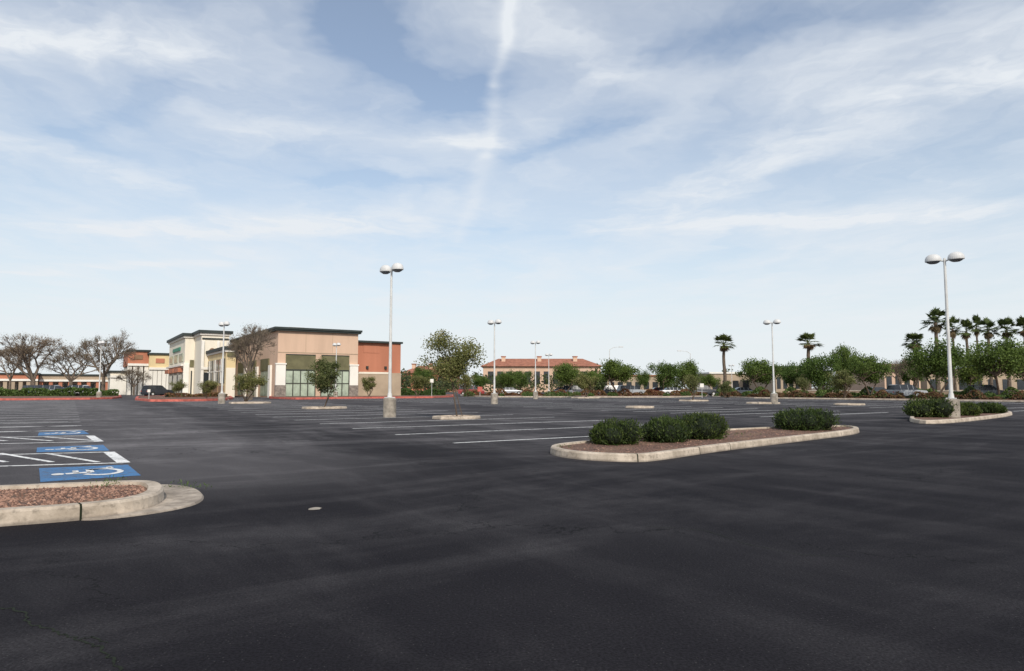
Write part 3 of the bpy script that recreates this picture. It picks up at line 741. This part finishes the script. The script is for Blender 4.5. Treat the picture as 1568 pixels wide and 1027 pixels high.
# ------------------------------------------------------------------ cars
def car_mesh(paint,kind='sedan'):
    b=MB(); W=0.9
    if kind=='suv': prof=[(-2.3,.45),(-2.3,.95),(-2.2,1.08),(1.0,1.08),(2.15,.98),(2.32,.75),(2.32,.4)]; cab=[(-2.2,1.08),(-2.0,1.68),(-1.6,1.76),(.1,1.76),(.45,1.66),(1.1,1.08)]
    else: prof=[(-2.3,.42),(-2.32,.8),(-2.2,.95),(-1.5,.98),(1.0,.95),(2.1,.80),(2.3,.62),(2.3,.38)]; cab=[(-1.75,.97),(-1.15,1.38),(-.8,1.44),(.2,1.44),(.45,1.36),(1.15,.95)]
    def arch(cx):
        return [(cx+.40*math.cos(t),.33+.40*math.sin(t)) for t in np.linspace(0,math.pi,9)]
    low=[(2.25,.28)]+[(x,max(z,.28)) for x,z in arch(1.4)]+[(x,max(z,.28)) for x,z in arch(-1.4)]+[(-2.25,.28)]
    poly=prof+low; n=len(poly)
    vs=[(x,-W+ (0.05 if z>.85 else 0),z) for x,z in poly]+[(x,W-(0.05 if z>.85 else 0),z) for x,z in poly]
    b.add(vs,[(i,i+n,(i+1)%n+n,(i+1)%n) for i in range(n)]+[tuple(range(n)),tuple(range(2*n-1,n-1,-1))],paint)
    m=len(cab); zr=max(z for _,z in cab); zb=min(z for _,z in cab)
    yy=lambda z:W-.06-.20*(z-zb)/(zr-zb)
    vs=[(x,-yy(z),z) for x,z in cab]+[(x,yy(z),z) for x,z in cab]
    for i in range(m-1):
        b.add([vs[i],vs[i+1],vs[i+1+m],vs[i+m]],[(0,1,2,3)],paint if min(cab[i][1],cab[i+1][1])>zr-.12 else m_glass)
    b.add(vs,[tuple(range(m)),tuple(range(2*m-1,m-1,-1))],m_glass)
    for s in(-1,1):
        for x in((-1.35 if kind=='suv' else -.95),-.35,.35):
            b.cyl((x,s*(W-.055),zb),(x,s*(yy(zr-.05)+.01),zr-.05),.035,.03,4,paint,False)
        for cx in(-1.4,1.4):
            b.cyl((cx,s*(W-.2),.33),(cx,s*(W+.01),.33),.33,.33,16,m_frame); b.cyl((cx,s*(W+.012),.33),(cx,s*(W+.03),.33),.19,.17,10,m_head)
        b.box(2.2,2.325,s*.75-.12,s*.75+.12,.62,.74,m_head); b.box(-2.335,-2.25,s*.75-.1,s*.75+.1,.72,.88,m_redkerb)
    b.box(-1.9,1.9,-.6,.6,.2,.35,m_frame)
    return b.mesh('car')
def cpaint(n,c): return mat(n,c,0.3,0.05,1,bmp=0,spec=0.6)
paints=[cpaint('white_car_paint',(.66,.66,.66)),cpaint('silver_car_paint',(.34,.36,.38)),cpaint('dark_car_paint',(.03,.035,.045)),cpaint('red_car_paint',(.25,.03,.03)),cpaint('blue_car_paint',(.05,.08,.16))]
cms={(i,k):car_mesh(paints[i],k) for i in range(5) for k in('sedan','suv')}
for px,d,pi,k,r in [(84,106,1,'suv',0.1),(104,108,0,'sedan',0.1),(128,106,0,'suv',0.0),(241,112,2,'suv',1.1),(60,109,4,'suv',0.2),
                    (1032,116,0,'sedan',.1),(966,116,1,'suv',0.2),(945,120,2,'suv',0),(880,122,2,'suv',0),(858,122,1,'sedan',3),
                    (1388,88,1,'suv',0.1),(1510,92,2,'suv',0),(1345,104,2,'sedan',.1),(782,124,1,'sedan',.1),(722,122,3,'suv',0),(1012,120,3,'sedan',.0),(1078,118,2,'suv',0),(1140,114,1,'sedan',0)]:
    x,y=XD(px,d); place(cms[(pi,k)],'parked_car',(x,y,0.0),r)

def signpost(px,yb,yt,mt,s=0.3):
    d=G(px,yb)[1]; x,y=G(px,yb); h=Z(yt,d); b=MB()
    b.cyl((0,0,0),(0,0,h),.03,.03,6,m_pole); b.box(-s,s,-.06,-.035,h-2*s,h,mt); b.obj('parking_sign',loc=(x,y,0))
signpost(661,608.5,580,m_wtrim,.25); signpost(735,607.5,592,m_redkerb,.35); signpost(1075,609,587,m_wtrim,.25); signpost(228,613,596,m_wtrim,.15)

# ------------------------------------------------------------------ light
sunv=Vector((0.22,-0.975,0)).normalized(); EL=math.radians(36)
sdir=Vector((sunv.x*math.cos(EL),sunv.y*math.cos(EL),math.sin(EL)))
sl=bpy.data.lights.new('sun','SUN'); sl.energy=3.3; sl.angle=math.radians(0.9); sl.color=(1.0,0.93,0.83)
so=bpy.data.objects.new('sun',sl); scene.collection.objects.link(so); so.rotation_euler=sdir.to_track_quat('Z','Y').to_euler()

wd=bpy.data.worlds.new('World'); scene.world=wd; wd.use_nodes=True; nt=wd.node_tree
bg=nt.nodes['Background']; bg.inputs['Strength'].default_value=0.12
sky=nt.nodes.new('ShaderNodeTexSky'); sky.sky_type='NISHITA'; sky.sun_disc=False
sky.sun_elevation=EL; sky.sun_rotation=math.atan2(sdir.x,sdir.y); sky.air_density=1.0; sky.dust_density=1.0; sky.ozone_density=1.5
tc=nt.nodes.new('ShaderNodeTexCoord'); dr=VM(nt,'NORMALIZE',tc.outputs['Generated'])
sx=nt.nodes.new('ShaderNodeSeparateXYZ'); L(nt,dr,sx.inputs[0])
zc=M(nt,'MAXIMUM',sx.outputs[2],0.02)
cb=nt.nodes.new('ShaderNodeCombineXYZ'); L(nt,M(nt,'DIVIDE',sx.outputs[0],zc),cb.inputs[0]); L(nt,M(nt,'DIVIDE',sx.outputs[1],zc),cb.inputs[1])
pl=cb.outputs[0]     # position on a flat cloud deck of unit height
def C(x,y):
    r=ray(x,y); return (r[0]/r[2],r[1]/r[2],0)
wob=VM(nt,'SCALE',VM(nt,'SUBTRACT',NOISE(nt,pl,1.0,5,0.62,0,True),(0.5,0.5,0.5)),scale=1.0)
plw=VM(nt,'ADD',pl,VM(nt,'MULTIPLY',wob,(1,1,0)))
wob2=VM(nt,'SCALE',VM(nt,'SUBTRACT',NOISE(nt,pl,2.2,3,0.5,0,True),(0.5,0.5,0.5)),scale=0.07)
pls=VM(nt,'ADD',pl,VM(nt,'MULTIPLY',wob2,(1,1,0)))
def capsule(p,x0,y0,x1,y1,wpx,amp):
    a=Vector(C(x0,y0)); bb=Vector(C(x1,y1)); ba=bb-a
    yc=(y0+y1)/2; z=(HOR-yc)/F; w=wpx/F/z
    pa=VM(nt,'SUBTRACT',p,tuple(a)); t=M(nt,'MULTIPLY',VM(nt,'DOT_PRODUCT',pa,tuple(ba)),1/ba.length_squared,clamp=True)
    n=nt.nodes.new('ShaderNodeVectorMath'); n.operation='SCALE'; n.inputs[0].default_value=tuple(ba); L(nt,t,n.inputs['Scale'])
    d=VM(nt,'LENGTH',VM(nt,'SUBTRACT',pa,n.outputs[0])); q=M(nt,'DIVIDE',d,w)
    e=M(nt,'EXPONENT',M(nt,'MULTIPLY',M(nt,'MULTIPLY',q,q),-1.0))
    return M(nt,'MULTIPLY',e,amp)
cirr=nt.nodes.new('ShaderNodeMapping'); cirr.inputs['Rotation'].default_value=(0,0,math.radians(-20)); cirr.inputs['Scale'].default_value=(1.3,0.42,1)
L(nt,plw,cirr.inputs['Vector'])
n1=NOISE(nt,cirr.outputs[0],1.1,6,0.55,0.2); n2=NOISE(nt,plw,0.5,2,0.5); n3=NOISE(nt,plw,2.6,6,0.6,0.3)
dens=M(nt,'ADD',M(nt,'MULTIPLY',RAMP(nt,n1,0.36,0.70),0.34),M(nt,'MULTIPLY',RAMP(nt,n2,0.35,0.7),0.24))
dens=M(nt,'ADD',M(nt,'ADD',dens,0.19),M(nt,'MULTIPLY',RAMP(nt,n3,0.42,0.75),0.16))
posi=None
for args in [(-50,50,260,90,130,.5),(380,205,740,225,60,.30),(120,355,620,345,64,.52),(0,230,250,290,70,.32),(930,345,1568,110,100,.42),(1050,345,1450,335,62,.52),
             (840,-20,900,120,60,.30),(1300,120,1568,40,90,.25),(-50,420,300,400,36,.4)]:
    e=capsule(plw,*args); posi=e if posi is None else M(nt,'ADD',posi,e)
dens=M(nt,'ADD',dens,M(nt,'MULTIPLY',posi,RAMP(nt,n3,0.3,0.62,0.45,1.2)))
for args in [(530,50,700,140,75,-.34),(790,250,920,200,50,-.38),(1000,80,1330,10,70,-.30),(500,285,700,285,30,-.26),(100,210,330,150,35,-.2),(620,340,720,345,24,-.2)]:
    dens=M(nt,'ADD',dens,capsule(plw,*args))
dens=M(nt,'ADD',dens,M(nt,'MULTIPLY',capsule(pls,797,-60,757,130,11,.40),RAMP(nt,n3,0.3,0.6,0.5,1)))
dens=M(nt,'ADD',dens,capsule(pls,757,130,747,240,12,.24)); dens=M(nt,'ADD',dens,capsule(pls,747,240,700,370,14,.20))
dens=M(nt,'MAXIMUM',M(nt,'MINIMUM',dens,1.0),0.14)
skyc=MIX(nt,1.0,sky.outputs[0],(1.30,1.24,1.18),'MULTIPLY')
skyc=MIX(nt,RAMP(nt,sx.outputs[2],0.44,0.02,0.0,0.72),skyc,(5.6,6.5,7.2))
c=MIX(nt,dens,skyc,(6.7,7.05,7.45))
haze=RAMP(nt,sx.outputs[2],0.22,0.0,0.0,0.85)
c=MIX(nt,haze,c,(6.9,7.3,7.5))
L(nt,c,bg.inputs['Color'])

# ------------------------------------------------------------------ camera
cd=bpy.data.cameras.new('camera'); cd.sensor_width=36; cd.lens=24; cd.clip_end=6000; cd.clip_start=0.05
co=bpy.data.objects.new('camera',cd); scene.collection.objects.link(co)
co.location=(0,0,CAM_H); co.rotation_euler=(math.radians(90)+PITCH,0,0); scene.camera=co
scene.view_settings.view_transform='Standard'; scene.view_settings.look='None'; scene.view_settings.exposure=0
